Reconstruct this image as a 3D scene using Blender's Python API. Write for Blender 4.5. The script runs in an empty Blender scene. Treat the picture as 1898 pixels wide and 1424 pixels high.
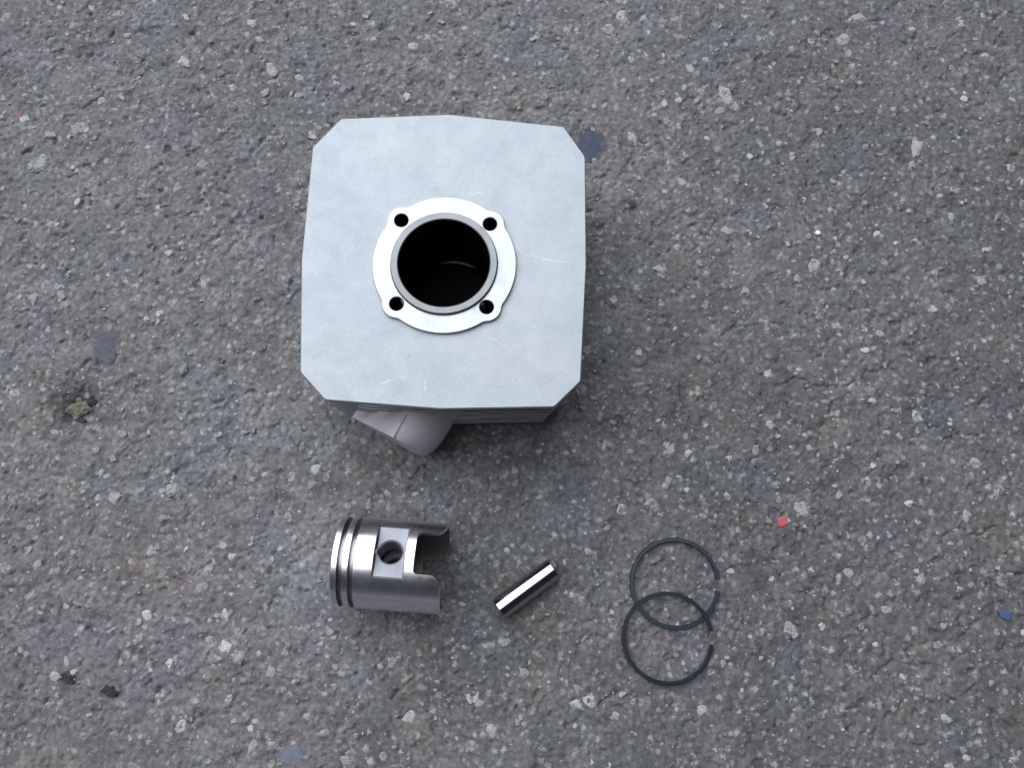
import bpy, bmesh, math, random
import numpy as np
from mathutils import Vector, Matrix

R = math.radians
MM = 0.001
random.seed(7)
rng = np.random.default_rng(11)
scene = bpy.context.scene
COL = scene.collection

# ------------------------------------------------------------------ camera
cam_d = bpy.data.cameras.new('camera')
cam = bpy.data.objects.new('camera', cam_d)
COL.objects.link(cam)
cam_d.sensor_width = 36.0
cam_d.lens = 36.0 * 1490.0 / 1898.0
cam_d.clip_start = 0.01
cam_d.clip_end = 50.0
cam.location = (0, 0, 0.4385)
cam.rotation_euler = (R(12), 0, 0)
scene.camera = cam

# ------------------------------------------------------------------ light
SUN_TILT, SUN_AZ = 37.0, 37.0          # degrees from zenith, degrees from +Y towards -X
world = bpy.data.worlds.new('World')
scene.world = world
world.use_nodes = True
wn = world.node_tree
bg = wn.nodes['Background']
sky = wn.nodes.new('ShaderNodeTexSky')
sky.sky_type = 'NISHITA'
sky.sun_disc = False
sky.sun_elevation = R(90 - SUN_TILT)
sky.sun_rotation = R(-SUN_AZ)
hs = wn.nodes.new('ShaderNodeHueSaturation')      # grey overcast, little blue left
hs.inputs['Saturation'].default_value = 0.45
hs.inputs['Value'].default_value = 0.50
wn.links.new(sky.outputs[0], hs.inputs['Color'])
wn.links.new(hs.outputs[0], bg.inputs[0])
sky.air_density = 0.14
sky.dust_density = 0.7
sky.ozone_density = 1.0
bg.inputs[1].default_value = 0.05
sun_d = bpy.data.lights.new('sun', 'SUN')
sun = bpy.data.objects.new('sun', sun_d)
COL.objects.link(sun)
sun_d.energy = 1.5
sun_d.angle = R(84)                    # a bright, wide overcast patch of sky
sun_d.color = (0.885, 0.93, 1.0)
to_sun = Vector((-math.sin(R(SUN_TILT)) * math.sin(R(SUN_AZ)),
                 math.sin(R(SUN_TILT)) * math.cos(R(SUN_AZ)), math.cos(R(SUN_TILT))))
sun.rotation_euler = to_sun.to_track_quat('Z', 'Y').to_euler()
sun.location = to_sun * 3
vs = scene.view_settings
vs.view_transform = 'Standard'
vs.look = 'None'
vs.exposure = 1.86
vs.gamma = 1.0
vs.use_curve_mapping = False


# ------------------------------------------------------------------ helpers
def tag(o, label=None, cat=None, group=None, kind=None):
    if label: o['label'] = label
    if cat: o['category'] = cat
    if group: o['group'] = group
    if kind: o['kind'] = kind
    return o


def empty(name, loc=(0, 0, 0)):
    o = bpy.data.objects.new(name, None)
    o.empty_display_size = 0.02
    o.location = loc
    COL.objects.link(o)
    return o


def finish(me, mat, smooth=None):
    if mat: me.materials.append(mat)
    if smooth is not None:
        for p in me.polygons: p.use_smooth = True
        me.set_sharp_from_angle(angle=R(smooth))


def obj(name, bm, mat, parent=None, smooth=35, scale=MM):
    bmesh.ops.recalc_face_normals(bm, faces=bm.faces[:])
    if scale != 1: bmesh.ops.scale(bm, vec=(scale,) * 3, verts=bm.verts[:])
    me = bpy.data.meshes.new(name)
    bm.to_mesh(me); bm.free()
    finish(me, mat, smooth)
    o = bpy.data.objects.new(name, me)
    COL.objects.link(o)
    o.parent = parent
    return o


def circle(cx, cy, r, n=48, a0=0.0):
    return [(cx + r * math.cos(a0 + 2 * math.pi * i / n), cy + r * math.sin(a0 + 2 * math.pi * i / n)) for i in range(n)]


def ccw(pts):
    a = sum(pts[i][0] * pts[(i + 1) % len(pts)][1] - pts[(i + 1) % len(pts)][0] * pts[i][1] for i in range(len(pts)))
    return pts if a > 0 else pts[::-1]


def offset(pts, d):
    """inward offset (d>0 shrinks) of a counter-clockwise loop"""
    n = len(pts); out = []
    for i in range(n):
        p0, p1, p2 = Vector(pts[i - 1]), Vector(pts[i]), Vector(pts[(i + 1) % n])
        e1 = (p1 - p0).normalized(); e2 = (p2 - p1).normalized()
        n1 = Vector((-e1.y, e1.x)); n2 = Vector((-e2.y, e2.x))
        m = (n1 + n2)
        if m.length < 1e-6: m = n1
        m.normalize()
        k = d / max(0.4, m.dot(n1))
        out.append((p1.x + m.x * k, p1.y + m.y * k))
    return out


def prism(bm, outer, holes, z0, z1, bev=0.0):
    """plate with holes and chamfered rims; loops are lists of (x, y) in mm"""
    loops = [(ccw(outer), 1)] + [(ccw(h), -1) for h in holes]
    caps = {0: [], 1: []}
    for pts, s in loops:
        if bev > 0:
            ins = offset(pts, bev * s)
            levels = [(ins, z0), (pts, z0 + bev), (pts, z1 - bev), (ins, z1)]
        else:
            levels = [(pts, z0), (pts, z1)]
        rows = [[bm.verts.new((x, y, z)) for x, y in ring] for ring, z in levels]
        n = len(pts)
        for a, b in zip(rows[:-1], rows[1:]):
            for i in range(n):
                bm.faces.new((a[i], a[(i + 1) % n], b[(i + 1) % n], b[i]))
        for k, row in ((0, rows[0]), (1, rows[-1])):
            for i in range(n):
                caps[k].append(bm.edges.get((row[i], row[(i + 1) % n])))
    for k in (0, 1):
        if len(loops) == 1:
            vs_ = []
            for e in caps[k]:
                vs_.append(e)
        bmesh.ops.triangle_fill(bm, use_beauty=True, use_dissolve=False, edges=caps[k])


def lathe(bm, prof, n=96, axis='Z', closed=False):
    """prof: list of (r, h); r==0 collapses to a pole"""
    rows = []
    for r, h in prof:
        if r <= 1e-6:
            rows.append([bm.verts.new((0, 0, h))])
        else:
            rows.append([bm.verts.new((r * math.cos(2 * math.pi * i / n), r * math.sin(2 * math.pi * i / n), h)) for i in range(n)])
    pairs = list(zip(rows[:-1], rows[1:]))
    if closed: pairs.append((rows[-1], rows[0]))
    for a, b in pairs:
        for i in range(n):
            j = (i + 1) % n
            if len(a) == 1 and len(b) == 1: continue
            if len(a) == 1: bm.faces.new((a[0], b[j], b[i]))
            elif len(b) == 1: bm.faces.new((a[i], a[j], b[0]))
            else: bm.faces.new((a[i], a[j], b[j], b[i]))
    if axis == 'X':     # h runs along +X, first lathe axis becomes up
        bmesh.ops.transform(bm, matrix=Matrix(((0, 0, 1, 0), (0, 1, 0, 0), (-1, 0, 0, 0), (0, 0, 0, 1))), verts=bm.verts[:])


def boolean(target, cutters):
    """exact difference, baked into the target's mesh"""
    for c in cutters:
        m = target.modifiers.new('cut', 'BOOLEAN')
        m.operation = 'DIFFERENCE'; m.solver = 'EXACT'; m.object = c
    bpy.context.view_layer.update()
    dg = bpy.context.evaluated_depsgraph_get()
    me = bpy.data.meshes.new_from_object(target.evaluated_get(dg))
    target.modifiers.clear()
    old = target.data
    target.data = me
    bpy.data.meshes.remove(old)
    for p in me.polygons: p.use_smooth = True
    me.set_sharp_from_angle(angle=R(30))
    for c in cutters:
        cm = c.data
        bpy.data.objects.remove(c)
        bpy.data.meshes.remove(cm)


# ------------------------------------------------------------------ materials
class NT:
    def __init__(s, name):
        s.m = bpy.data.materials.new(name); s.m.use_nodes = True
        s.t = s.m.node_tree; s.b = s.t.nodes['Principled BSDF']
        s.pos = s.t.nodes.new('ShaderNodeNewGeometry').outputs['Position']
        s.obj = s.t.nodes.new('ShaderNodeTexCoord').outputs['Object']

    def link(s, a, b): s.t.links.new(a, b)

    def put(s, sock, v):
        if hasattr(v, 'is_output'): s.link(v, sock)
        else: sock.default_value = v

    def noise(s, vec, scale, detail=4, rough=0.55, dist=0.0, col=False):
        n = s.t.nodes.new('ShaderNodeTexNoise')
        s.put(n.inputs['Vector'], vec); n.inputs['Scale'].default_value = scale
        n.inputs['Detail'].default_value = detail; n.inputs['Roughness'].default_value = rough
        n.inputs['Distortion'].default_value = dist
        return n.outputs['Color' if col else 'Fac']

    def voro(s, vec, scale, feature='F1', out='Distance', rnd=1.0):
        n = s.t.nodes.new('ShaderNodeTexVoronoi'); n.feature = feature
        s.put(n.inputs['Vector'], vec); n.inputs['Scale'].default_value = scale
        n.inputs['Randomness'].default_value = rnd
        return n.outputs[out]

    def ramp(s, fac, stops, interp='LINEAR'):
        n = s.t.nodes.new('ShaderNodeValToRGB'); n.color_ramp.interpolation = interp
        e = n.color_ramp.elements
        while len(e) < len(stops): e.new(0.5)
        for k, (p, c) in zip(e, stops):
            k.position = p
            k.color = (c, c, c, 1) if not hasattr(c, '__len__') else (*c[:3], 1)
        s.link(fac, n.inputs[0])
        return n.outputs[0]

    def mix(s, fac, a, b, mode='MIX'):
        n = s.t.nodes.new('ShaderNodeMix'); n.data_type = 'RGBA'; n.blend_type = mode
        def c4(v): return v if hasattr(v, 'is_output') else ((v, v, v, 1) if not hasattr(v, '__len__') else (*v[:3], 1))
        s.put(n.inputs[0], fac); s.put(n.inputs[6], c4(a)); s.put(n.inputs[7], c4(b))
        return n.outputs[2]

    def math(s, op, a, b=0.0, c=None, clamp=False):
        n = s.t.nodes.new('ShaderNodeMath'); n.operation = op; n.use_clamp = clamp
        s.put(n.inputs[0], a); s.put(n.inputs[1], b)
        if c is not None: s.put(n.inputs[2], c)
        return n.outputs[0]

    def vmath(s, op, a, b=None, scale=None):
        n = s.t.nodes.new('ShaderNodeVectorMath'); n.operation = op
        s.put(n.inputs[0], a)
        if b is not None: s.put(n.inputs[1], b)
        if scale is not None: s.put(n.inputs['Scale'], scale)
        return n.outputs['Value' if op in ('DOT_PRODUCT', 'LENGTH', 'DISTANCE') else 'Vector']

    def attr(s, name, out='Color'):
        n = s.t.nodes.new('ShaderNodeAttribute'); n.attribute_name = name
        return n.outputs[out]

    def rand(s): return s.t.nodes.new('ShaderNodeObjectInfo').outputs['Random']

    def bump(s, h, dist, strength=1.0):
        n = s.t.nodes.new('ShaderNodeBump')
        n.inputs['Distance'].default_value = dist; n.inputs['Strength'].default_value = strength
        s.link(h, n.inputs['Height'])
        s.link(n.outputs[0], s.b.inputs['Normal'])

    def set(s, **k):
        names = dict(col='Base Color', rough='Roughness', metal='Metallic', spec='Specular IOR Level')
        for a, v in k.items():
            sock = s.b.inputs[names[a]]
            if a == 'col' and not hasattr(v, 'is_output'): v = (*v[:3], 1)
            s.put(sock, v)
        return s.m


def mat_cast_plate():
    n = NT('blasted_aluminium')
    p = n.pos
    cloud = n.noise(p, 26, 4, 0.6)
    cloud2 = n.noise(p, 75, 5, 0.6, 0.5)
    fine = n.noise(p, 2600, 3, 0.6)
    c = n.ramp(cloud, [(0.28, (0.375, 0.418, 0.460)), (0.72, (0.425, 0.457, 0.490))])
    c = n.mix(n.ramp(cloud2, [(0.48, 0.0), (0.80, 0.42)]), c, (0.34, 0.39, 0.435))
    streak = n.noise(n.vmath('MULTIPLY', p, (900, 70, 1)), 1.0, 3, 0.6)
    c = n.mix(0.05, c, n.ramp(streak, [(0.3, 0.34), (0.7, 0.62)]))
    c = n.mix(0.26, c, n.ramp(fine, [(0.3, 0.28), (0.7, 0.68)]))
    pit = n.noise(p, 1150, 2, 0.5)
    c = n.mix(n.ramp(pit, [(0.66, 0.0), (0.74, 0.45)]), c, (0.24, 0.25, 0.26))
    ding = n.voro(p, 130, 'F1', 'Distance')
    c = n.mix(n.ramp(ding, [(0.035, 0.5), (0.06, 0.0)]), c, (0.20, 0.21, 0.22))
    # fine stray scratches: distance to short hand-placed lines, wobbling with noise
    wob = n.vmath('SCALE', n.vmath('SUBTRACT', n.noise(p, 110, 2, 0.5, col=True), (0.5, 0.5, 0.5)), scale=0.0055)
    q = n.vmath('MULTIPLY', n.vmath('ADD', p, wob), (1, 1, 0))
    tot = None
    for (ax, ay, bx, by, wd, k) in SCRATCHES:
        a = Vector((ax, ay, 0)) * MM; b = Vector((bx, by, 0)) * MM; ab = b - a
        pa = n.vmath('SUBTRACT', q, tuple(a))
        h = n.math('DIVIDE', n.vmath('DOT_PRODUCT', pa, tuple(ab)), ab.dot(ab), clamp=True)
        sc = n.t.nodes.new('ShaderNodeVectorMath'); sc.operation = 'SCALE'
        sc.inputs[0].default_value = tuple(ab); n.link(h, sc.inputs['Scale'])
        d = n.vmath('LENGTH', n.vmath('SUBTRACT', pa, sc.outputs[0]))
        m = n.math('MULTIPLY', n.math('SUBTRACT', 1.0, n.math('DIVIDE', d, wd * MM), clamp=True), k)
        tot = m if tot is None else n.math('MAXIMUM', tot, m)
    brk = n.ramp(n.noise(p, 330, 2, 0.5), [(0.40, 0.12), (0.60, 1.0)])
    tot = n.math('MULTIPLY', n.math('MULTIPLY', tot, brk), 0.7)
    c = n.mix(tot, c, (0.86, 0.87, 0.87))
    n.bump(n.math('ADD', fine, n.math('MULTIPLY', n.noise(p, 700, 3), 0.8)), 0.00006, 0.55)
    return n.set(col=c, rough=n.ramp(cloud2, [(0.3, 0.665), (0.72, 0.735)]), metal=0.72)


SCRATCHES = [(5, 146, 37, 138, .28, .75), (1, 152, 5, 146, .30, .6), (-15, 105, 14, 90, .22, .35), (-63, 80, -49, 84, .28, .7),
             (-44, 86, -41, 80, .35, .95), (-41, 80, -42, 76, .4, .95), (-64, 74, -60, 71, .3, .5), (-22, 84, -30, 70, .2, .3),
             (-44, 177, -38, 184, .25, .4), (-24, 176, -15, 178, .3, .7), (18, 206, 24, 190, .2, .25), (-90, 110, -86, 122, .2, .3),
             (12, 172, 20, 160, .2, .3), (-70, 195, -66, 208, .2, .2)]


def mat_simple_metal(name, col, rough, metal=1.0, grain=0.10, gscale=900, bump=0.00003, var=0.05):
    n = NT(name)
    g = n.noise(n.pos, gscale, 4, 0.6)
    g2 = n.noise(n.pos, 60, 3, 0.6)
    c = n.mix(g, tuple(x * (1 - grain) for x in col), tuple(min(1, x * (1 + grain)) for x in col))
    c = n.mix(n.ramp(g2, [(0.35, 0.0), (0.7, var * 4)]), c, tuple(x * 0.8 for x in col))
    n.bump(g, bump, 0.5)
    return n.set(col=c, rough=n.ramp(g2, [(0.3, rough * 0.88), (0.7, min(1, rough * 1.12))]), metal=metal)


def mat_turned(name, col, rough, axis_scale=(2600, 25, 25), bump=0.00002):
    """lathe-turned metal: fine lines around the local X axis"""
    n = NT(name)
    v = n.vmath('MULTIPLY', n.obj, axis_scale)
    g = n.noise(v, 1.0, 3, 0.6)
    sm = n.noise(n.obj, 110, 4, 0.6)
    c = n.mix(g, tuple(x * 0.86 for x in col), col)
    c = n.mix(n.ramp(sm, [(0.48, 0.0), (0.75, 0.5)]), c, tuple(x * 0.7 for x in col))
    n.bump(g, bump, 0.6)
    return n.set(col=c, rough=n.ramp(sm, [(0.3, rough * 0.85), (0.75, rough * 1.3)]), metal=1.0)


M_PLATE = mat_cast_plate()
M_CAST = mat_simple_metal('cast_aluminium', (0.36, 0.355, 0.37), 0.68, 0.75, 0.22, 1800, 0.00012)
M_PORT = mat_simple_metal('cast_port_aluminium', (0.45, 0.43, 0.455), 0.72, 0.6, 0.25, 1300, 0.00025)
def mat_faced(name, col, rough):
    """face-turned metal: faint rings round the local Z axis"""
    n = NT(name)
    r = n.vmath('LENGTH', n.vmath('MULTIPLY', n.obj, (1, 1, 0)))
    g = n.t.nodes.new('ShaderNodeTexNoise'); g.noise_dimensions = '1D'
    n.link(r, g.inputs['W']); g.inputs['Scale'].default_value = 1500; g.inputs['Detail'].default_value = 3
    sm = n.noise(n.pos, 90, 4, 0.6)
    c = n.mix(g.outputs['Fac'], tuple(x * 0.86 for x in col), tuple(x * 1.08 for x in col))
    c = n.mix(n.ramp(sm, [(0.45, 0.0), (0.75, 0.35)]), c, tuple(x * 0.78 for x in col))
    n.bump(g.outputs['Fac'], 0.00002, 0.5)
    return n.set(col=c, rough=n.ramp(sm, [(0.3, rough * 0.9), (0.7, rough * 1.15)]), metal=0.8)


M_FLANGE = mat_faced('machined_aluminium', (0.385, 0.402, 0.418), 0.40)
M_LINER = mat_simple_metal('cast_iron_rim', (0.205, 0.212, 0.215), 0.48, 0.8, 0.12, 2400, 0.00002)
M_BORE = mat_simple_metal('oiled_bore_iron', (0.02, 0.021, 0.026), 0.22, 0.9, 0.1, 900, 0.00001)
M_PISTON = mat_turned('turned_piston_alloy', (0.84, 0.81, 0.83), 0.26, bump=0.00005)
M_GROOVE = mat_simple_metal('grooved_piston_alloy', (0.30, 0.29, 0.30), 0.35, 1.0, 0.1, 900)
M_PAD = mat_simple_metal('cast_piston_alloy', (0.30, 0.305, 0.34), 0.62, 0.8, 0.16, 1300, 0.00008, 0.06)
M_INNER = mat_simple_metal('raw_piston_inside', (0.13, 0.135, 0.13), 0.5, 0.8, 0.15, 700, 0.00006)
M_HOLE_SHADE = mat_simple_metal('hole_shade_black', (0.008, 0.008, 0.010), 0.85, 0.0, 0.2, 600, 0.00002)  # flat black that puts the shade of deep holes into the colour
M_HOLE_SHADE.node_tree.nodes['Principled BSDF'].inputs['Specular IOR Level'].default_value = 0.1
M_PIN = mat_simple_metal('polished_steel', (0.33, 0.33, 0.34), 0.11, 1.0, 0.02, 300, 0.000002, 0.01)
M_RING = mat_simple_metal('dark_ring_steel', (0.034, 0.044, 0.058), 0.33, 0.8, 0.35, 500, 0.00004, 0.14)

# ------------------------------------------------------------------ ground
FLATS = [  # dark flat stones set flush in the surface: x, y, radius x, radius y, turn
    (43.5, 240.5, 12.0, 11.2, 20), (-229.5, 119.0, 7.0, 11.5, -8), (-112, -100.5, 6.0, 5.0, 5)]


def axis_coords(lo, hi, step, far):
    inner = np.arange(lo, hi + step * .5, step)
    g = [step]
    while sum(g) < far: g.append(g[-1] * 1.45)
    cs = np.cumsum(g)
    return np.concatenate([(lo - cs)[::-1], inner, hi + cs])


def value_noise(X, Y, cell, seed):
    r = np.random.default_rng(seed)
    N = 512
    T = r.random((N, N)).astype(np.float32) * 2 - 1
    u = X / cell + 300.3; v = Y / cell + 411.7
    iu = np.floor(u).astype(int); iv = np.floor(v).astype(int)
    fu = u - iu; fv = v - iv
    fu = fu * fu * (3 - 2 * fu); fv = fv * fv * (3 - 2 * fv)
    g = lambda a, b: T[a % N, b % N]
    return ((g(iu, iv) * (1 - fu) + g(iu + 1, iv) * fu) * (1 - fv) + (g(iu, iv + 1) * (1 - fu) + g(iu + 1, iv + 1) * fu) * fv)


PITS = [(-242, 81, 15, 3.0), (-229.8, -64, 5, 1.6), (70, 200.5, 4, 1.3), (160, 9, 6, .8), (255, 20, 8, 1.0)]
CRACKS = [[(148, 92), (158, 96), (170, 93), (186, 92), (192, 96)], [(228, 8), (240, 12), (250, 10), (262, 14)], [(250, -12), (262, -9), (275, -10)],
          [(152, 1), (153, 9), (158, 14)], [(196, 96), (206, 104), (214, 103)], [(236, 60), (248, 66), (256, 65)], [(120, 120), (128, 128), (140, 127)],
          [(-262, 262), (-250, 268), (-244, 275)], [(-180, 240), (-168, 247), (-160, 256)], [(190, -60), (200, -54), (207, -56)],
          [(45, -75), (56, -70), (63, -72)], [(-60, -70), (-52, -64), (-48, -58)]]


def build_ground():
    xs = axis_coords(-345, 345, 0.66, 1500)
    ys = axis_coords(-128, 356, 0.66, 1500)
    X, Y = np.meshgrid(xs, ys, indexing='ij')
    wx = X + 2.2 * value_noise(X, Y, 5, 1) + 1.0 * value_noise(X, Y, 2.1, 2)
    wy = Y + 2.2 * value_noise(X, Y, 5, 3) + 1.0 * value_noise(X, Y, 2.1, 4)
    Z = 0.55 * value_noise(wx, wy, 42, 5) + 0.42 * value_noise(wx, wy, 13, 6)
    Z += 0.62 * value_noise(wx, wy, 5.2, 7) + 0.44 * value_noise(wx, wy, 2.6, 8) + 0.13 * value_noise(X, Y, 1.35, 9)
    # ragged hollows where grains have come out
    v = value_noise(wx, wy, 3.6, 10) + 0.55 * value_noise(wx, wy, 1.8, 12)
    Z -= 2.2 * np.clip(v - 0.58, 0, 1)
    # grains standing proud, each a small faceted lump
    nx, ny = X.shape
    i0 = int(np.searchsorted(xs, -345)); j0 = int(np.searchsorted(ys, -128)); st = 0.66
    add = np.zeros_like(Z)
    for k in range(11000):
        cx = rng.uniform(-342, 342); cy = rng.uniform(-125, 353)
        r = 0.8 + 1.5 * rng.random() ** 2.2
        ci = i0 + int((cx + 345) / st); cj = j0 + int((cy + 128) / st)
        q = int(r / st) + 2
        a, b, c, d = max(0, ci - q), min(nx, ci + q + 1), max(0, cj - q), min(ny, cj + q + 1)
        px = X[a:b, c:d] - cx; py = Y[a:b, c:d] - cy
        th = rng.uniform(0, 3.14); e = rng.uniform(.6, 1)
        u = px * math.cos(th) + py * math.sin(th); w = (-px * math.sin(th) + py * math.cos(th)) / e
        d_ = np.maximum(np.abs(u) + .35 * np.abs(w), np.abs(w) + .35 * np.abs(u)) / r
        bumpv = np.clip(1.25 - d_ * 1.1, 0, .6) * r * rng.uniform(.22, .5) + (u * rng.normal(0, .10)) * (d_ < 1)
        add[a:b, c:d] = np.maximum(add[a:b, c:d], bumpv * (d_ < 1.1))
    Z += add
    for (cx, cy, r, dp) in PITS:
        d = np.hypot((wx - cx), (wy - cy) * 1.35) / r
        Z -= dp * np.exp(-(d ** 2) * 1.4)
    for line in CRACKS:
        for (ax, ay), (bx, by) in zip(line[:-1], line[1:]):
            L2 = (bx - ax) ** 2 + (by - ay) ** 2
            t = np.clip(((wx - ax) * (bx - ax) + (wy - ay) * (by - ay)) / L2, 0, 1)
            d = np.hypot(wx - ax - t * (bx - ax), wy - ay - t * (by - ay))
            Z -= 1.3 * np.exp(-(d / 0.75) ** 2)
    inner = (np.clip((340 - np.abs(X)) / 20, 0, 1) * np.clip((352 - Y) / 20, 0, 1) * np.clip((Y + 124) / 20, 0, 1))
    Z = Z * (0.1 + 0.9 * inner)
    for (cx, cy, rx, ry, a) in FLATS:
        c, s = math.cos(R(a)), math.sin(R(a))
        u = ((wx - cx) * c + (wy - cy) * s) / rx; w = (-(wx - cx) * s + (wy - cy) * c) / ry
        m = np.clip((1.12 - np.hypot(u, w)) * 5, 0, 1)
        Z = Z * (1 - m) + m * (-0.55)
    # objects rest at z = 0: keep nearly all grains just below it
    Z = Z - 0.42
    Z = np.where(Z > -0.05, -0.05 + (Z + 0.05) * 0.22, Z)
    V = np.stack([X, Y, Z], -1).reshape(-1, 3) * MM
    idx = np.arange(nx * ny).reshape(nx, ny)
    F = np.stack([idx[:-1, :-1], idx[1:, :-1], idx[1:, 1:], idx[:-1, 1:]], -1).reshape(-1, 4)
    me = bpy.data.meshes.new('asphalt_ground')
    me.vertices.add(len(V)); me.vertices.foreach_set('co', V.ravel())
    me.loops.add(F.size); me.loops.foreach_set('vertex_index', F.ravel())
    me.polygons.add(len(F)); me.polygons.foreach_set('loop_start', np.arange(0, F.size, 4))
    me.polygons.foreach_set('use_smooth', np.ones(len(F), dtype=bool))
    me.update(calc_edges=True)
    at = me.attributes.new('grain', 'FLOAT', 'POINT')
    at.data.foreach_set('value', np.clip(add / 0.55, 0, 1).astype(np.float32).ravel())
    # colour of the binder: dusty, rusty, bluish and greenish patches, darker to lower right from wear and painted light falloff
    tint = np.ones(X.shape + (3,), np.float32)

    def wash(cell, seed, lo, hi, amount, col):
        f = value_noise(X + 6 * value_noise(X, Y, 17, seed + 50), Y + 6 * value_noise(X, Y, 17, seed + 60), cell, seed)
        f = f + .5 * value_noise(wx, wy, cell * .45, seed + 70)
        m = (np.clip((f - lo) / (hi - lo), 0, 1) * amount)[..., None]
        tint[:] = tint * (1 - m) + tint * np.array(col, np.float32) * m
    wash(30, 21, .15, .8, .38, (.84, 1.06, 1.10))
    wash(26, 22, .15, .8, .42, (1.16, 1.0, .98))
    wash(24, 23, .2, .8, .32, (.96, .98, 1.20))
    wash(22, 24, .25, .9, .45, (1.10, 1.06, .92))
    wash(11, 25, .1, .9, .7, (1.35, 1.33, 1.32))
    wash(9, 26, .15, .9, .7, (.70, .70, .72))
    wash(75, 27, -.1, .8, .5, (1.22, 1.21, 1.2))
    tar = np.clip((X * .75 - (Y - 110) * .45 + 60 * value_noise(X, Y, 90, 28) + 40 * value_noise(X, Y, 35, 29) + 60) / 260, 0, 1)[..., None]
    tint *= 1.16 - .36 * tar  # worn binder plus dimmer light at lower right, both painted into the tint
    for (cx, cy, r, dp) in PITS[:3]:
        dd = np.hypot(wx - cx, (wy - cy) * 1.25) / r
        tint *= (1 - .82 * np.exp(-dd ** 2 * 1.0))[..., None]
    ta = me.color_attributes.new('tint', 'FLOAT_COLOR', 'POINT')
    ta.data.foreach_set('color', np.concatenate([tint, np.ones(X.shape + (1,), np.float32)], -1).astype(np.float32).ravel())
    o = bpy.data.objects.new('asphalt_ground', me)
    COL.objects.link(o)
    tag(o, 'worn grey asphalt with pale stone grains under the engine parts', None, None, 'structure')

    def height(x, y):
        i = int(np.clip(np.searchsorted(xs, x), 0, nx - 1)); j = int(np.clip(np.searchsorted(ys, y), 0, ny - 1))
        return float(Z[i, j])
    return o, height


def binder_colour(n, fine):
    return n.ramp(fine, [(0.25, (0.040, 0.038, 0.040)), (0.43, (0.086, 0.082, 0.085)), (0.58, (0.116, 0.111, 0.114)), (0.76, (0.178, 0.170, 0.167))])


def mat_asphalt():
    n = NT('asphalt')
    p = n.pos
    fine = n.noise(p, 360, 4, 0.66)
    c = binder_colour(n, fine)
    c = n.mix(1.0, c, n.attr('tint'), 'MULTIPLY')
    dw = n.vmath('SCALE', n.vmath('SUBTRACT', n.noise(p, 430, 1, 0.6, col=True), (0.5, 0.5, 0.5)), scale=0.0034)
    q = n.vmath('ADD', p, dw)
    for sc, lo, hi, strength in ((270, 0.80, 0.88, 0.66), (640, 0.88, 0.94, 0.42)):
        vn = n.t.nodes.new('ShaderNodeTexVoronoi')
        n.link(q, vn.inputs['Vector']); vn.inputs['Scale'].default_value = sc
        rnd = n.t.nodes.new('ShaderNodeSeparateColor')
        n.link(vn.outputs['Color'], rnd.inputs[0])
        m = n.math('MULTIPLY', n.ramp(rnd.outputs[0], [(lo, 0.0), (hi, strength)]), n.ramp(vn.outputs['Distance'], [(0.28, 1.0), (0.58, 0.0)]))
        m = n.math('MULTIPLY', m, n.ramp(fine, [(0.38, 0.25), (0.56, 1.0)]))
        tone = n.ramp(rnd.outputs[1], [(0.0, (0.18, 0.16, 0.15)), (0.4, (0.28, 0.27, 0.255)), (0.75, (0.34, 0.33, 0.31)), (1.0, (0.46, 0.455, 0.45))])
        c = n.mix(m, c, tone)
    g = n.attr('grain', 'Fac')
    gm = n.math('MULTIPLY', n.ramp(g, [(0.25, 0.0), (0.7, 0.65)]), n.ramp(n.noise(p, 200, 1), [(0.44, 0.0), (0.58, 1.0)]))
    c = n.mix(gm, c, (0.25, 0.24, 0.225))
    n.bump(fine, 0.0007, 0.7)
    return n.set(col=c, rough=0.82, spec=0.35)


def mat_stone():
    n = NT('embedded_stone')
    p = n.pos
    r = n.rand()
    tone = n.ramp(r, [(0.0, (0.16, 0.15, 0.15)), (0.2, (0.25, 0.235, 0.22)), (0.45, (0.32, 0.315, 0.305)), (0.62, (0.26, 0.20, 0.185)),
                      (0.80, (0.40, 0.39, 0.36)), (1.0, (0.56, 0.55, 0.51))])
    sp = n.noise(p, 900, 4, 0.65)
    tone = n.mix(0.55, tone, n.ramp(sp, [(0.3, (0.10, 0.10, 0.10)), (0.5, (0.25, 0.245, 0.24)), (0.72, (0.48, 0.475, 0.46))]))
    fine = n.noise(p, 360, 4, 0.66)
    binder = binder_colour(n, fine)
    cover = n.ramp(n.noise(p, 280, 3, 0.6), [(0.52, 0.0), (0.64, 0.8)])
    c = n.mix(cover, tone, binder)
    n.bump(sp, 0.0003, 0.8)
    return n.set(col=c, rough=0.8, spec=0.3)


def mat_rock(name, a, b, scale=500, rough=0.8):
    n = NT(name)
    s_ = n.noise(n.pos, scale, 4, 0.65)
    n.bump(s_, 0.0003, 0.7)
    return n.set(col=n.ramp(s_, [(0.3, a), (0.7, b)]), rough=rough, spec=0.3)


def mat_chips():
    n = NT('aggregate_chips')
    sp = n.noise(n.pos, 1100, 4, 0.65)
    c = n.mix(0.4, n.attr('tone'), n.ramp(sp, [(0.3, 0.10), (0.7, 0.42)]))
    fine = n.noise(n.pos, 360, 3, 0.66)
    binder = binder_colour(n, fine)
    cover = n.ramp(fine, [(0.50, 0.0), (0.36, 0.8)][::-1])
    n.bump(sp, 0.00025, 0.8)
    return n.set(col=n.mix(cover, c, binder), rough=0.8, spec=0.3)


M_ASPH = mat_asphalt()
M_STONE = mat_stone()
M_CHIPS = mat_chips()
ground, ground_z = build_ground()
ground.data.materials.append(M_ASPH)


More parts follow.
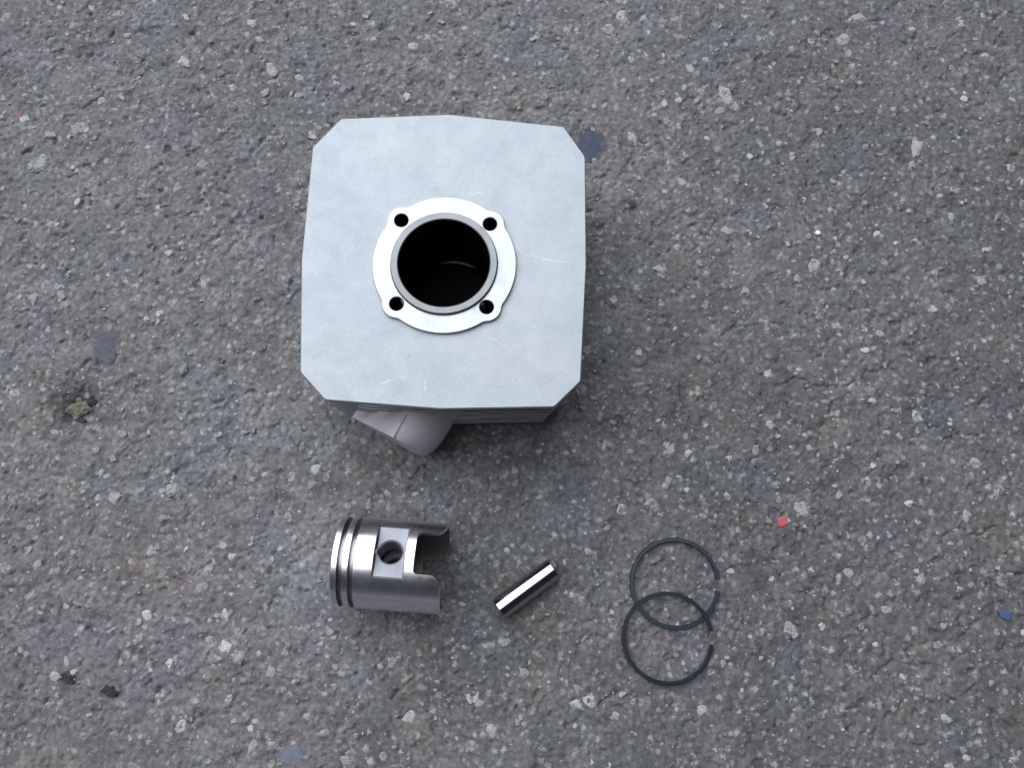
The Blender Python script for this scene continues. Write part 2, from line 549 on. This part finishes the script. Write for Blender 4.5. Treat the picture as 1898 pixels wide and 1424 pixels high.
def chip_shape(r, n=9, flat=0.5, jag=0.25):
    """faceted dome of unit radius: list of verts, list of faces"""
    ph = r.uniform(0, 6.28)
    rad = [1 + r.uniform(-jag, jag) for _ in range(n)]
    V, F = [], []
    tx, ty = r.uniform(-.16, .16), r.uniform(-.16, .16)
    for k, (q, z) in enumerate(((1.0, -0.75), (0.93, flat * .45), (0.62, flat))):
        for i in range(n):
            a = ph + 6.2832 * (i + r.uniform(-.22, .22)) / n
            rr = q * rad[i] * (1 if k < 2 else r.uniform(.85, 1.15))
            x, y = rr * math.cos(a), rr * math.sin(a)
            V.append((x, y, z + (tx * x + ty * y if k else 0) + (r.uniform(-.06, .06) if k else 0)))
    V.append((r.uniform(-.1, .1), r.uniform(-.1, .1), flat * r.uniform(.95, 1.1)))
    for k in (0, 1):
        for i in range(n):
            j = (i + 1) % n
            F.append((k * n + i, k * n + j, (k + 1) * n + j, (k + 1) * n + i))
    for i in range(n): F.append((2 * n + i, 2 * n + (i + 1) % n, 3 * n))
    return V, F


def clear_of_parts(x, y, m=0):
    """false underneath the things that lie on the asphalt"""
    if -98 - m < x < 34 + m and 62 - m < y < 216 + m: return False
    if -88 - m < x < -30 + m and 45 - m < y < 75 + m: return False
    if -95 - m < x < -33 + m and -30 - m < y < 20 + m: return False
    for (cx, cy, rx, ry, a) in FLATS:
        if math.hypot((x - cx) / rx, (y - cy) / ry) < .86: return False
    return math.hypot(x + 242, y - 80) > 14


# 300 embedded stones, each an object of its own
stone_meshes = []
for k in range(16):
    V, F = chip_shape(random, random.choice((7, 8, 9)), random.uniform(.25, .42), .30)
    me = bpy.data.meshes.new('stone'); me.from_pydata([tuple(Vector(v) * MM) for v in V], [], F)
    me.materials.append(M_STONE); me.update()
    stone_meshes.append(me)


def place_stone(x, y, rx, ry, proud, mesh=None, name='stone', rz=None):
    o = bpy.data.objects.new(name, mesh or random.choice(stone_meshes))
    zs = [ground_z(x + dx * rx * .7, y + dy * ry * .7) for dx in (-1, 0, 1) for dy in (-1, 0, 1)]
    rzz = min(rx, ry) * .75
    o.location = (x * MM, y * MM, (sorted(zs)[5] + proud - .34 * rzz) * MM)
    o.scale = (rx, ry, rzz)
    o.rotation_euler = (random.gauss(0, .06), random.gauss(0, .06), random.uniform(0, 6.28) if rz is None else rz)
    o.parent = ground
    COL.objects.link(o)
    return o


for (x, y, rx, ry) in [(-3.9, -44.4, 3.6, 4.2), (203.9, 308.7, 4.2, 5.5), (129, 271, 6.5, 7.5), (215, 325, 4.5, 5), (156, 24.5, 5.0, 4.2),
                       (-236, -62, 3.4, 3.2), (-258, 250, 7, 6), (-280, 228, 6.5, 5), (-195, -42, 3, 3), (-150, -47, 5, 4), (-143, -52, 4, 5),
                       (240, 236, 7, 5), (100, 215, 4, 3), (-20, -72, 3.5, 4), (-125, -60, 4, 3), (60, 318, 5, 4), (-200, 295, 4, 5)]:
    place_stone(x, y, rx, ry, .35)
cnt = 17
while cnt < 297:
    x = random.uniform(-330, 330); y = random.uniform(-118, 345)
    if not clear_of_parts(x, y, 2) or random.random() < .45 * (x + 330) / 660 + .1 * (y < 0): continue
    s = 2.1 + 2.9 * random.random() ** 2.2
    place_stone(x, y, s * random.uniform(.8, 1.25), s * random.uniform(.65, 1.0), random.uniform(.18, .48))
    cnt += 1

# the smaller aggregate, too small to pick apart
CV, CF, CT = [], [], []
protos = [chip_shape(random, random.choice((6, 7)), random.uniform(.3, .55), .3) for _ in range(40)]
k = 0
while k < 6500:
    x = random.uniform(-340, 340); y = random.uniform(-124, 352)
    if not clear_of_parts(x, y, 0) and random.random() < .85: continue
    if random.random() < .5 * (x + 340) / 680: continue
    k += 1
    V, F = random.choice(protos)
    s = .65 + 1.75 * random.random() ** 2.1
    sx, sy = s * random.uniform(.8, 1.2), s * random.uniform(.6, 1)
    a = random.uniform(0, 6.28); ca, sa = math.cos(a), math.sin(a)
    z = ground_z(x, y) + random.uniform(-.05, .22) - .3 * s
    b = len(CV)
    for v in V:
        u, w_ = v[0] * sx, v[1] * sy
        CV.append(((x + u * ca - w_ * sa) * MM, (y + u * sa + w_ * ca) * MM, (z + v[2] * s * .8) * MM))
    CF += [tuple(b + i for i in f) for f in F]
    t = random.choice(((.20, .19, .18), (.27, .26, .25), (.30, .295, .29), (.34, .325, .30), (.25, .20, .185), (.22, .225, .24), (.11, .11, .113), (.40, .39, .375)))
    f_ = random.uniform(.7, 1.08)
    CT += [(t[0] * f_, t[1] * f_, t[2] * f_, 1)] * len(V)
me = bpy.data.meshes.new('aggregate_chips')
me.from_pydata(CV, [], CF); me.update()
ca_ = me.color_attributes.new('tone', 'FLOAT_COLOR', 'POINT')
ca_.data.foreach_set('color', np.array(CT, dtype=np.float32).ravel())
me.materials.append(M_CHIPS)
chips = bpy.data.objects.new('aggregate_chips', me)
COL.objects.link(chips); chips.parent = ground
tag(chips, kind='stuff')

# large flat dark stones worn flush with the surface
def mat_worn(name, a, b, cover, fray=True):
    n = NT(name)
    s_ = n.noise(n.pos, 300, 4, 0.6)
    fine = n.noise(n.pos, 360, 4, 0.66)
    c = n.mix(n.ramp(n.noise(n.pos, 190, 3, 0.6), [(cover, 0.0), (cover + .1, 0.9)]), n.ramp(s_, [(0.3, a), (0.7, b)]), binder_colour(n, fine))
    if fray:
        rr = n.math('MULTIPLY', n.vmath('LENGTH', n.vmath('MULTIPLY', n.obj, (1, 1, 0))), 1000.0)
        rr = n.math('ADD', rr, n.math('MULTIPLY', n.math('SUBTRACT', n.noise(n.pos, 260, 4, 0.65), 0.5), 1.1))
        c = n.mix(n.ramp(rr, [(0.70, 0.0), (0.98, 1.0)]), c, binder_colour(n, fine))
    n.bump(n.math('ADD', s_, n.math('MULTIPLY', fine, 0.8)), 0.0004, 0.7)
    return n.set(col=c, rough=0.78, spec=0.3)


M_FLAT = mat_worn('dark_blue_stone', (0.040, 0.048, 0.072), (0.06, 0.069, 0.10), .66)
M_FLATB = mat_worn('blue_grey_stone', (0.060, 0.066, 0.083), (0.088, 0.094, 0.114), .54)
M_FLAT2 = mat_worn('slate_blue_stone', (0.11, 0.12, 0.16), (0.145, 0.155, 0.195), .58)
M_REDST = mat_worn('reddish_stone', (0.14, 0.09, 0.084), (0.25, 0.175, 0.162), .49)
for k, (x, y, rx, ry, a) in enumerate(FLATS):
    r_ = random.Random(40 + k)
    V, F = chip_shape(r_, 36, .10, .025)
    ph_ = [r_.uniform(0, 6.28) for _ in range(5)]
    q_ = (.6, 1.2, 1.0)[k]
    W = []
    for v in V:
        th_ = math.atan2(v[1], v[0])
        f_ = 1 + q_ * (.08 * math.sin(2 * th_ + ph_[0]) + .07 * math.sin(3 * th_ + ph_[1]) + .04 * math.sin(5 * th_ + ph_[2]) + .02 * math.sin(9 * th_ + ph_[3]))
        W.append((v[0] * f_, v[1] * f_, v[2]))
    V = W
    me = bpy.data.meshes.new('stone'); me.from_pydata([tuple(Vector(v) * MM) for v in V], [], F)
    for p in me.polygons: p.use_smooth = True
    me.materials.append((M_FLAT, M_FLATB, M_FLAT2)[k]); me.update()
    o = bpy.data.objects.new('stone', me); COL.objects.link(o); o.parent = ground
    o.location = (x * MM, y * MM, -1.1 * MM); o.scale = (rx * 1.22, ry * 1.22, 2.5); o.rotation_euler = (0, 0, R(a))
    tag(o, ('dark slate-blue flat stone set flush beside the plate corner', 'dark blue-grey flat stone set flush in the asphalt', 'pale blue-grey flat stone near the bottom edge')[k])
o = place_stone(-297, 260, 5.6, 5.8, .8)
o.data = o.data.copy(); o.data.materials.clear(); o.data.materials.append(M_REDST)
tag(o, 'reddish stone set in the asphalt')


def loose(name, x, y, rx, ry, h, mat, label, cat, seed, n=9, jag=.25, rz=0, sink=.15, group=None, rough=1):
    r_ = random.Random(seed)
    V, F = chip_shape(r_, n, .55, jag)
    bm = bmesh.new()
    vs_ = [bm.verts.new(v) for v in V]
    for f in F: bm.faces.new([vs_[i] for i in f])
    bmesh.ops.subdivide_edges(bm, edges=bm.edges[:], cuts=rough, use_grid_fill=True)
    for v in bm.verts:
        v.co += Vector((r_.uniform(-1, 1), r_.uniform(-1, 1), r_.uniform(-1, 1))) * (.055 if rough == 1 else .10)
        v.co = Vector((v.co.x * rx, v.co.y * ry, v.co.z * h))
    o = obj(name, bm, mat, None, None)
    o.location = (x * MM, y * MM, (ground_z(x, y) + .75 * h - sink) * MM)
    o.rotation_euler = (0, 0, rz)
    return tag(o, label, cat, group)


loose('tan_pebble', -241.2, 78.5, 7.0, 4.8, 2.5, mat_rock('tan_stone', (.05, .042, .034), (.20, .17, .135), 480),
      'rough tan pebble sitting in a dark dirty hollow of the asphalt', 'pebble', 3, 12, .34, .1, rough=2)
M_TAR = mat_rock('black_tar', (.010, .010, .011), (.05, .049, .05), 700, .8)
loose('dirt_crumb', -248.2, 80.0, 2.4, 2.0, 1.1, M_TAR, 'black dirt crumb at the left side of the tan pebble', 'crumb', 4, 8, .3)
loose('dirt_crumb', -235.6, 84.0, 3.8, 1.8, 1.1, M_TAR, 'long black dirt crumb behind the tan pebble', 'crumb', 5, 8, .3, -.3)
loose('dirt_crumb', -237.6, 72.9, 2.6, 1.6, 1.0, M_TAR, 'black dirt crumb in front of the tan pebble', 'crumb', 6, 8, .3)
loose('tar_crumb', -207.4, -69.0, 4.8, 2.5, 1.3, M_TAR, 'jagged black tar crumb at lower left, the wider of the pair', 'crumb', 8, 14, .28, -.35, rough=2)
loose('tar_crumb', -229.4, -65.0, 2.3, 2.4, 1.0, M_TAR, 'small black tar crumb at lower left, the rounder of the pair', 'crumb', 9, 13, .28, rough=2)
loose('tar_crumb', 71.4, 200.4, 2.7, 1.5, .9, M_TAR, 'small black tar crumb lying right of the cylinder', 'crumb', 12, 9, .4, .3)
loose('red_chip', 145.7, 17.2, 3.1, 2.9, .7, mat_rock('red_plastic', (.33, .062, .066), (.46, .10, .105), 500, .7),
      'small red chip lying right of the piston rings', 'chip', 21, 6, .1, .75)
loose('blue_chip', 259.7, -30.9, 5.4, 2.4, .5, mat_worn('blue_paint', (.035, .055, .13), (.065, .09, .19), .53, False),
      'thin dark blue chip near the right edge of the asphalt', 'chip', 22, 9, .3, -.7)
loose('white_bead', 177.4, 182.9, 1.5, 1.5, 1.3, mat_rock('white_glass', (.75, .76, .76), (.85, .85, .85), 200, .4),
      'tiny white bead lying on the asphalt right of the cylinder', 'bead', 23, 10, .05)

# ------------------------------------------------------------------ engine cylinder
BX, BY = -33.2, 139.4
cyl = tag(empty('engine_cylinder', (BX * MM, BY * MM, 0)),
          'silver finned engine cylinder standing upright with its dark open bore on top', 'cylinder')
PLATE = [(-87.6, 218.9), (-32.4, 221.3), (26.5, 214.4), (37.2, 197.6), (36.6, 139.8), (32.8, 80.9), (20.0, 68.4), (-34.2, 67.5),
         (-88.8, 71.8), (-101.3, 85.4), (-103.8, 142.6), (-101.4, 202.9)]
PL = ccw([(x - BX, y - BY) for x, y in PLATE])
HOLES = [(-21.6, 22.8), (22.3, 20.8), (-22.7, -20.4), (20.9, -22.1)]


def rounded(pts, r, seg=3):
    out = []; n = len(pts)
    for i in range(n):
        p0, p1, p2 = Vector(pts[i - 1]), Vector(pts[i]), Vector(pts[(i + 1) % n])
        a = (p0 - p1).normalized(); b = (p2 - p1).normalized()
        s, e = p1 + a * r, p1 + b * r
        for k in range(seg + 1):
            t = k / seg
            q = s * (1 - t) ** 2 + p1 * 2 * t * (1 - t) + e * t * t
            out.append((q.x, q.y))
    return out


holes = [circle(x, y, 3.55, 24) for x, y in HOLES]
wide = [circle(x, y, 3.6, 24) for x, y in HOLES]
PLR = rounded(PL, 1.2)
bm = bmesh.new()
prism(bm, PLR, [circle(0, 0, 27, 64)] + holes, 61.4, 64.0, .45)
top = obj('top_plate', bm, M_PLATE, cyl)
top.data.materials.append(M_FLANGE)
for p in top.data.polygons:
    if .3 < p.normal.z < .95 and math.hypot(p.center.x, p.center.y) > 50 * MM: p.material_index = 1   # rubbed bright edge
# cooling fins under the top plate; the cast fins are a touch uneven
NF = 7
for k in range(NF):
    zt = 63.9 - 6.5 * (k + 1)
    sh = 0.30 + random.uniform(0, .45) + .03 * k
    P = offset(PL, sh)
    # the two front corners are cut back further towards the base
    P = [(x - (0.6 * k if (x > 45 and y < -50) else 0), y) for x, y in P]
    bm = bmesh.new()
    P2 = []
    for i_ in range(len(P)):      # uneven cast edge
        a_, b_ = Vector(P[i_]), Vector(P[(i_ + 1) % len(P)])
        m_ = max(1, int((b_ - a_).length / 5))
        for j_ in range(m_):
            q_ = a_.lerp(b_, j_ / m_)
            P2.append((q_.x + (random.uniform(-.16, .16) if j_ else 0), q_.y + (random.uniform(-.16, .16) if j_ else 0)))
    prism(bm, P2, [circle(0, 0, 27.4, 48)] + wide, zt - 2.7, zt, .45)
    obj('cooling_fin', bm, M_CAST, cyl)
bm = bmesh.new()
lathe(bm, [(27.6, 61.8), (27.6, 3.0), (38.0, 3.0), (38.0, 0.0), (26.2, 0.0), (26.2, 61.8)], 72, closed=True)
obj('barrel', bm, M_CAST, cyl)
for x, y in HOLES:      # added black tubes, painting the depth shade of the stud holes
    bm = bmesh.new()
    lathe(bm, [(3.38, 65.6), (3.38, 4.0), (3.8, 4.0), (3.8, 61.0), (3.52, 61.0), (3.52, 65.6)], 28, closed=True)
    bmesh.ops.translate(bm, verts=bm.verts[:], vec=(x, y, 0))
    obj('stud_hole_shade', bm, M_HOLE_SHADE, cyl)

# machined head face: disc with four ears and stud holes
pts = []
N = 288
for i in range(N):
    a = 2 * math.pi * i / N
    r = 35.25
    for hx, hy in HOLES:
        th = math.atan2(hy, hx); dh = math.hypot(hx, hy)
        b = a - th
        s = dh * math.sin(b)
        re = 7.2
        if abs(s) < re and math.cos(b) > 0:
            rr = dh * math.cos(b) + math.sqrt(re * re - s * s)
            r = max(r, rr)
    pts.append(r)
arr = np.array(pts)
for _ in range(3): arr = np.maximum(arr * .35, (np.roll(arr, 1) + arr * 2 + np.roll(arr, -1)) / 4)
FL = [(arr[i] * math.cos(2 * math.pi * i / N), arr[i] * math.sin(2 * math.pi * i / N)) for i in range(N)]
bm = bmesh.new()
prism(bm, FL, [circle(0, 0, 26.15, 96)] + [circle(x, y, 3.5, 32) for x, y in HOLES], 63.9, 66.0, .25)
obj('head_flange', bm, M_FLANGE, cyl, 40)
# liner: rim proud of the flange, long dark bore below
bm = bmesh.new()
lathe(bm, [(26.1, 60.0), (26.1, 67.6), (25.75, 68.0), (22.9, 68.0), (22.45, 67.5)], 128)
liner = obj('liner_rim', bm, M_LINER, cyl, 30)
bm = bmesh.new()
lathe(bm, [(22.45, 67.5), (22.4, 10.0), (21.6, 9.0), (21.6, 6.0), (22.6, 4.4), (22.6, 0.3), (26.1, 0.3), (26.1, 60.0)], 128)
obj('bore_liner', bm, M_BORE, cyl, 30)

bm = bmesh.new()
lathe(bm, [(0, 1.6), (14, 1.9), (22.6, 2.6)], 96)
obj('bore_shade_disc', bm, M_HOLE_SHADE, cyl, 40)  # added black disc standing in for the shade deep in the bore
bm = bmesh.new()      # added pale arc standing in for a faint reflection on the far wall
rows = []
for k in range(33):
    th = R(52 + 62 * k / 32); e_ = math.sin(math.pi * k / 32) ** .5
    rows.append([bm.verts.new((r_ * math.cos(th), r_ * math.sin(th), z_)) for r_, z_ in ((22.5, 10.5), (22.5 - 1.3 * e_, 9.8), (22.5 - 1.3 * e_, 8.6), (22.5, 8.0))])
for p_, q_ in zip(rows[:-1], rows[1:]):
    for i in range(3): bm.faces.new((p_[i], p_[i + 1], q_[i + 1], q_[i]))
obj('bore_glint_arc', bm, M_LINER, cyl, 30)

# exhaust port stub pointing down-left out of the fins
d = Vector((-.475, -.88)).normalized(); t = Vector((-d.y, d.x)) * 1.0     # t points right along the face
C0 = Vector((-58.3 - BX, 56.4 - BY))
port = empty('exhaust_port'); port.parent = cyl
prof = [(-27.5, 27.0), (-27.5, 30.5), (-26.6, 31.6), (-14, 38.6), (-4.5, 43.8), (-1.2, 45.4)]
for k in range(0, 15):
    a = R(88 - 12.5 * k)
    prof.append((0.0 + 19.5 * math.cos(a) * (1 if a > 0 else .98), 26.5 + 19.2 * math.sin(a)))
prof += [(-6, 8.2), (-16, 17.5), (-26.6, 26.0)]
bm = bmesh.new()
rows = []
for dep, sc_ in ((0.0, .60), (-.5, .67), (-1.6, .76), (-3.5, .85), (-6.0, .92), (-9.5, .97), (-14.0, 1.0), (-46, 1.03)):
    row = []
    for (u, z) in prof:
        k_ = 1 - (1 - sc_) * min(1, max(.04, (u - 1) / 12)) * .85
        q = C0 + d * dep + t * (u * k_)
        row.append(bm.verts.new((q.x, q.y, 27 + (z - 27) * (1 - (1 - sc_) * (.12 + .38 * min(1, max(0, u / 12)))))))
    rows.append(row)
n_ = len(prof)
for a, b in zip(rows[:-1], rows[1:]):
    for i in range(n_):
        bm.faces.new((a[i], a[(i + 1) % n_], b[(i + 1) % n_], b[i]))
bm.faces.new(rows[0]); bm.faces.new(rows[-1])
obj('port_body', bm, M_PORT, port, 28)
bm = bmesh.new()      # raised casting seam along the crest
for dep in (0.1, -13.0):
    q0, q1 = C0 + d * dep + t * (-.9), C0 + d * dep + t * .5
    qm = C0 + d * dep
    for q, z in ((q0, 45.2), (qm, 46.05), (q1, 45.2)): bm.verts.new((q.x, q.y, z))
bm.verts.ensure_lookup_table(); v = bm.verts
for f in ((0, 1, 4, 3), (1, 2, 5, 4), (0, 2, 1), (3, 4, 5), (0, 3, 5, 2)): bm.faces.new([v[i] for i in f])
obj('casting_seam', bm, M_PORT, port, None)

# ------------------------------------------------------------------ piston
pA = Vector((-87.0, -3.0)); pB = Vector((-33.4, -6.9))
PR, PL_ = 22.5, 53.4
piston = tag(empty('piston', (pA.x * MM, pA.y * MM, 0)),
             'silver piston lying on its side with two ring grooves and a cut-away skirt', 'piston')
yaw = math.atan2(pB.y - pA.y, pB.x - pA.x)
piston.rotation_euler = (0, 0, yaw)
ROLL = R(-20)      # pin bore leans away from the viewer


def piston_part(name, bm, mat, smooth=30):
    o = obj(name, bm, mat, piston, smooth)
    o.location = (0, 0, PR * MM)
    o.rotation_euler = (ROLL, 0, 0)
    return o


g1, g2, gw, gd = 3.2, 8.6, 2.4, 2.7
prof = [(0, -2.2)]
for k in range(1, 9):
    q = k / 8
    prof.append((20.9 * q, -2.2 + 1.9 * q ** 2))
prof += [(21.9, .05), (22.42, .6)]
for g in (g1, g2):
    prof += [(22.42, g - .15), (22.25, g), (22.42 - gd, g + .02), (22.42 - gd, g + gw - .02)]
    if g == g1: prof += [(22.25, g + gw), (22.42, g + gw + .15)]
prof += [(0, g2 + gw - .02)]
bm = bmesh.new(); lathe(bm, prof, 160, 'X')
crown = piston_part('crown', bm, M_PISTON, 25)
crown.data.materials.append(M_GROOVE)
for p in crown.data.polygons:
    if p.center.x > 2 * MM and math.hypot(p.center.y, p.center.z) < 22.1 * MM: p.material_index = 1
s0 = g2 + gw
bm = bmesh.new()
lathe(bm, [(19.6, s0 + .02), (22.3, s0), (PR, s0 + .2), (PR, PL_ - .3), (PR - .3, PL_), (20.3, PL_), (19.7, PL_ - 1.2)], 160, 'X', closed=True)
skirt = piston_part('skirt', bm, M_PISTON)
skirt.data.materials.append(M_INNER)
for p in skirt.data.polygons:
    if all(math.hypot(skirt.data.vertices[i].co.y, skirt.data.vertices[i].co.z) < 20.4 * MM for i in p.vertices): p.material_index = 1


def cutter(outline, z0, z1):
    bm = bmesh.new(); prism(bm, outline, [], z0, z1)
    o = obj('cutter', bm, None, piston, None)
    o.location = (0, 0, PR * MM); o.rotation_euler = (ROLL, 0, 0)
    return o


PX0, PX1, PYH = 20.2, 35.6, 13.2
cut_pts = [(PL_ + 4, -16), (PL_ + .3, -16.4), (PL_ - .5, -14.6), (PL_ - 1.6, -12.4), (PL_ - 2.9, -11.2), (PL_ - 4.6, -10.6), (41.9, -10.6)]
for k in range(1, 8): cut_pts.append((41.9 - 2.0 * math.sin(R(90 * k / 7)), -10.6 + 2.0 * (1 - math.cos(R(90 * k / 7)))))
cut_pts += [(x, -y) for x, y in cut_pts[::-1]]
cs = [cutter([(PX0, -PYH), (PX1, -PYH), (PX1, PYH), (PX0, PYH)], 9, 30),
      cutter([(PX0, -PYH), (PX1, -PYH), (PX1, PYH), (PX0, PYH)], -30, -9),
      cutter(cut_pts, -40, 40)]
boolean(skirt, cs)
# flat cast pads carrying the pin bore
hx = (PX0 + PX1) / 2 - .1
hole = []
for i in range(64):
    a = 2 * math.pi * i / 64
    r = 5.65 + 1.5 * math.exp(-((a - math.pi) / .2) ** 2)
    hole.append((hx + r * math.cos(a), r * math.sin(a)))
for sgn in (1, -1):
    bm = bmesh.new()
    e = .06
    prism(bm, [(PX0 + e, -PYH + e), (PX1 - e, -PYH + e), (PX1 - e, PYH - e), (PX0 + e, PYH - e)], [hole], 6.0, 18.1, .75)
    if sgn < 0: bmesh.ops.rotate(bm, verts=bm.verts[:], cent=(0, 0, 0), matrix=Matrix.Rotation(math.pi, 3, 'X'))
    piston_part('pin_boss', bm, M_PAD, 30)

# ------------------------------------------------------------------ wrist pin
a = Vector((-6.9, -27.9)); b = Vector((22.1, -7.1))
L = (b - a).length
bm = bmesh.new()
ro, ri = 5.95, 3.3
lathe(bm, [(ri, .6), (ri + .5, 0), (ro - .55, 0), (ro, .55), (ro, L - .55), (ro - .55, L), (ri + .5, L), (ri, L - .6)], 96, 'X', closed=True)
pin = obj('wrist_pin', bm, M_PIN, None, 30)
pin.location = (a.x * MM, a.y * MM, ro * MM)
pin.rotation_euler = (0, 0, math.atan2(b.y - a.y, b.x - a.x))
tag(pin, 'short polished steel wrist pin lying between the piston and the rings', 'pin')


# ------------------------------------------------------------------ piston rings
def ring(name, c, ra, rb, gap0, gap1, z, tilt, label):
    """open square-section ring; gap between angles gap0..gap1 (degrees)"""
    bm = bmesh.new()
    n = 140; h = 1.0; wdt = 2.05
    rows = []
    for i in range(n + 1):
        th = R(gap1 + (360 - (gap1 - gap0)) * i / n)
        cs_, sn = math.cos(th), math.sin(th)
        e = .22
        sec = [(0, -h + e), (0, h - e), (-e, h), (-wdt + e, h), (-wdt, h - e), (-wdt, -h + e), (-wdt + e, -h), (-e, -h)]
        rows.append([bm.verts.new(((ra + o_) * cs_, (rb + o_) * sn, zz)) for o_, zz in sec])
    for p, q in zip(rows[:-1], rows[1:]):
        for i in range(8): bm.faces.new((p[i], p[(i + 1) % 8], q[(i + 1) % 8], q[i]))
    bm.faces.new(rows[0]); bm.faces.new(rows[-1])
    o = obj(name, bm, M_RING, None, 40)
    o.location = (c[0] * MM, c[1] * MM, z * MM)
    o.rotation_euler = tilt
    return tag(o, label, 'piston ring', 'two piston rings')


ring('piston_ring', (86.0, -14.8), 23.9, 23.7, -10.5, 5.0, 1.15, (0, 0, 0),
     'dark split piston ring lying flat, the upper one underneath the other')
ring('piston_ring', (80.9, -42.6), 23.9, 23.6, -8.5, 9.5, 2.2, (R(2.6), 0, 0),
     'dark split piston ring nearer the bottom, tilted over the other ring')
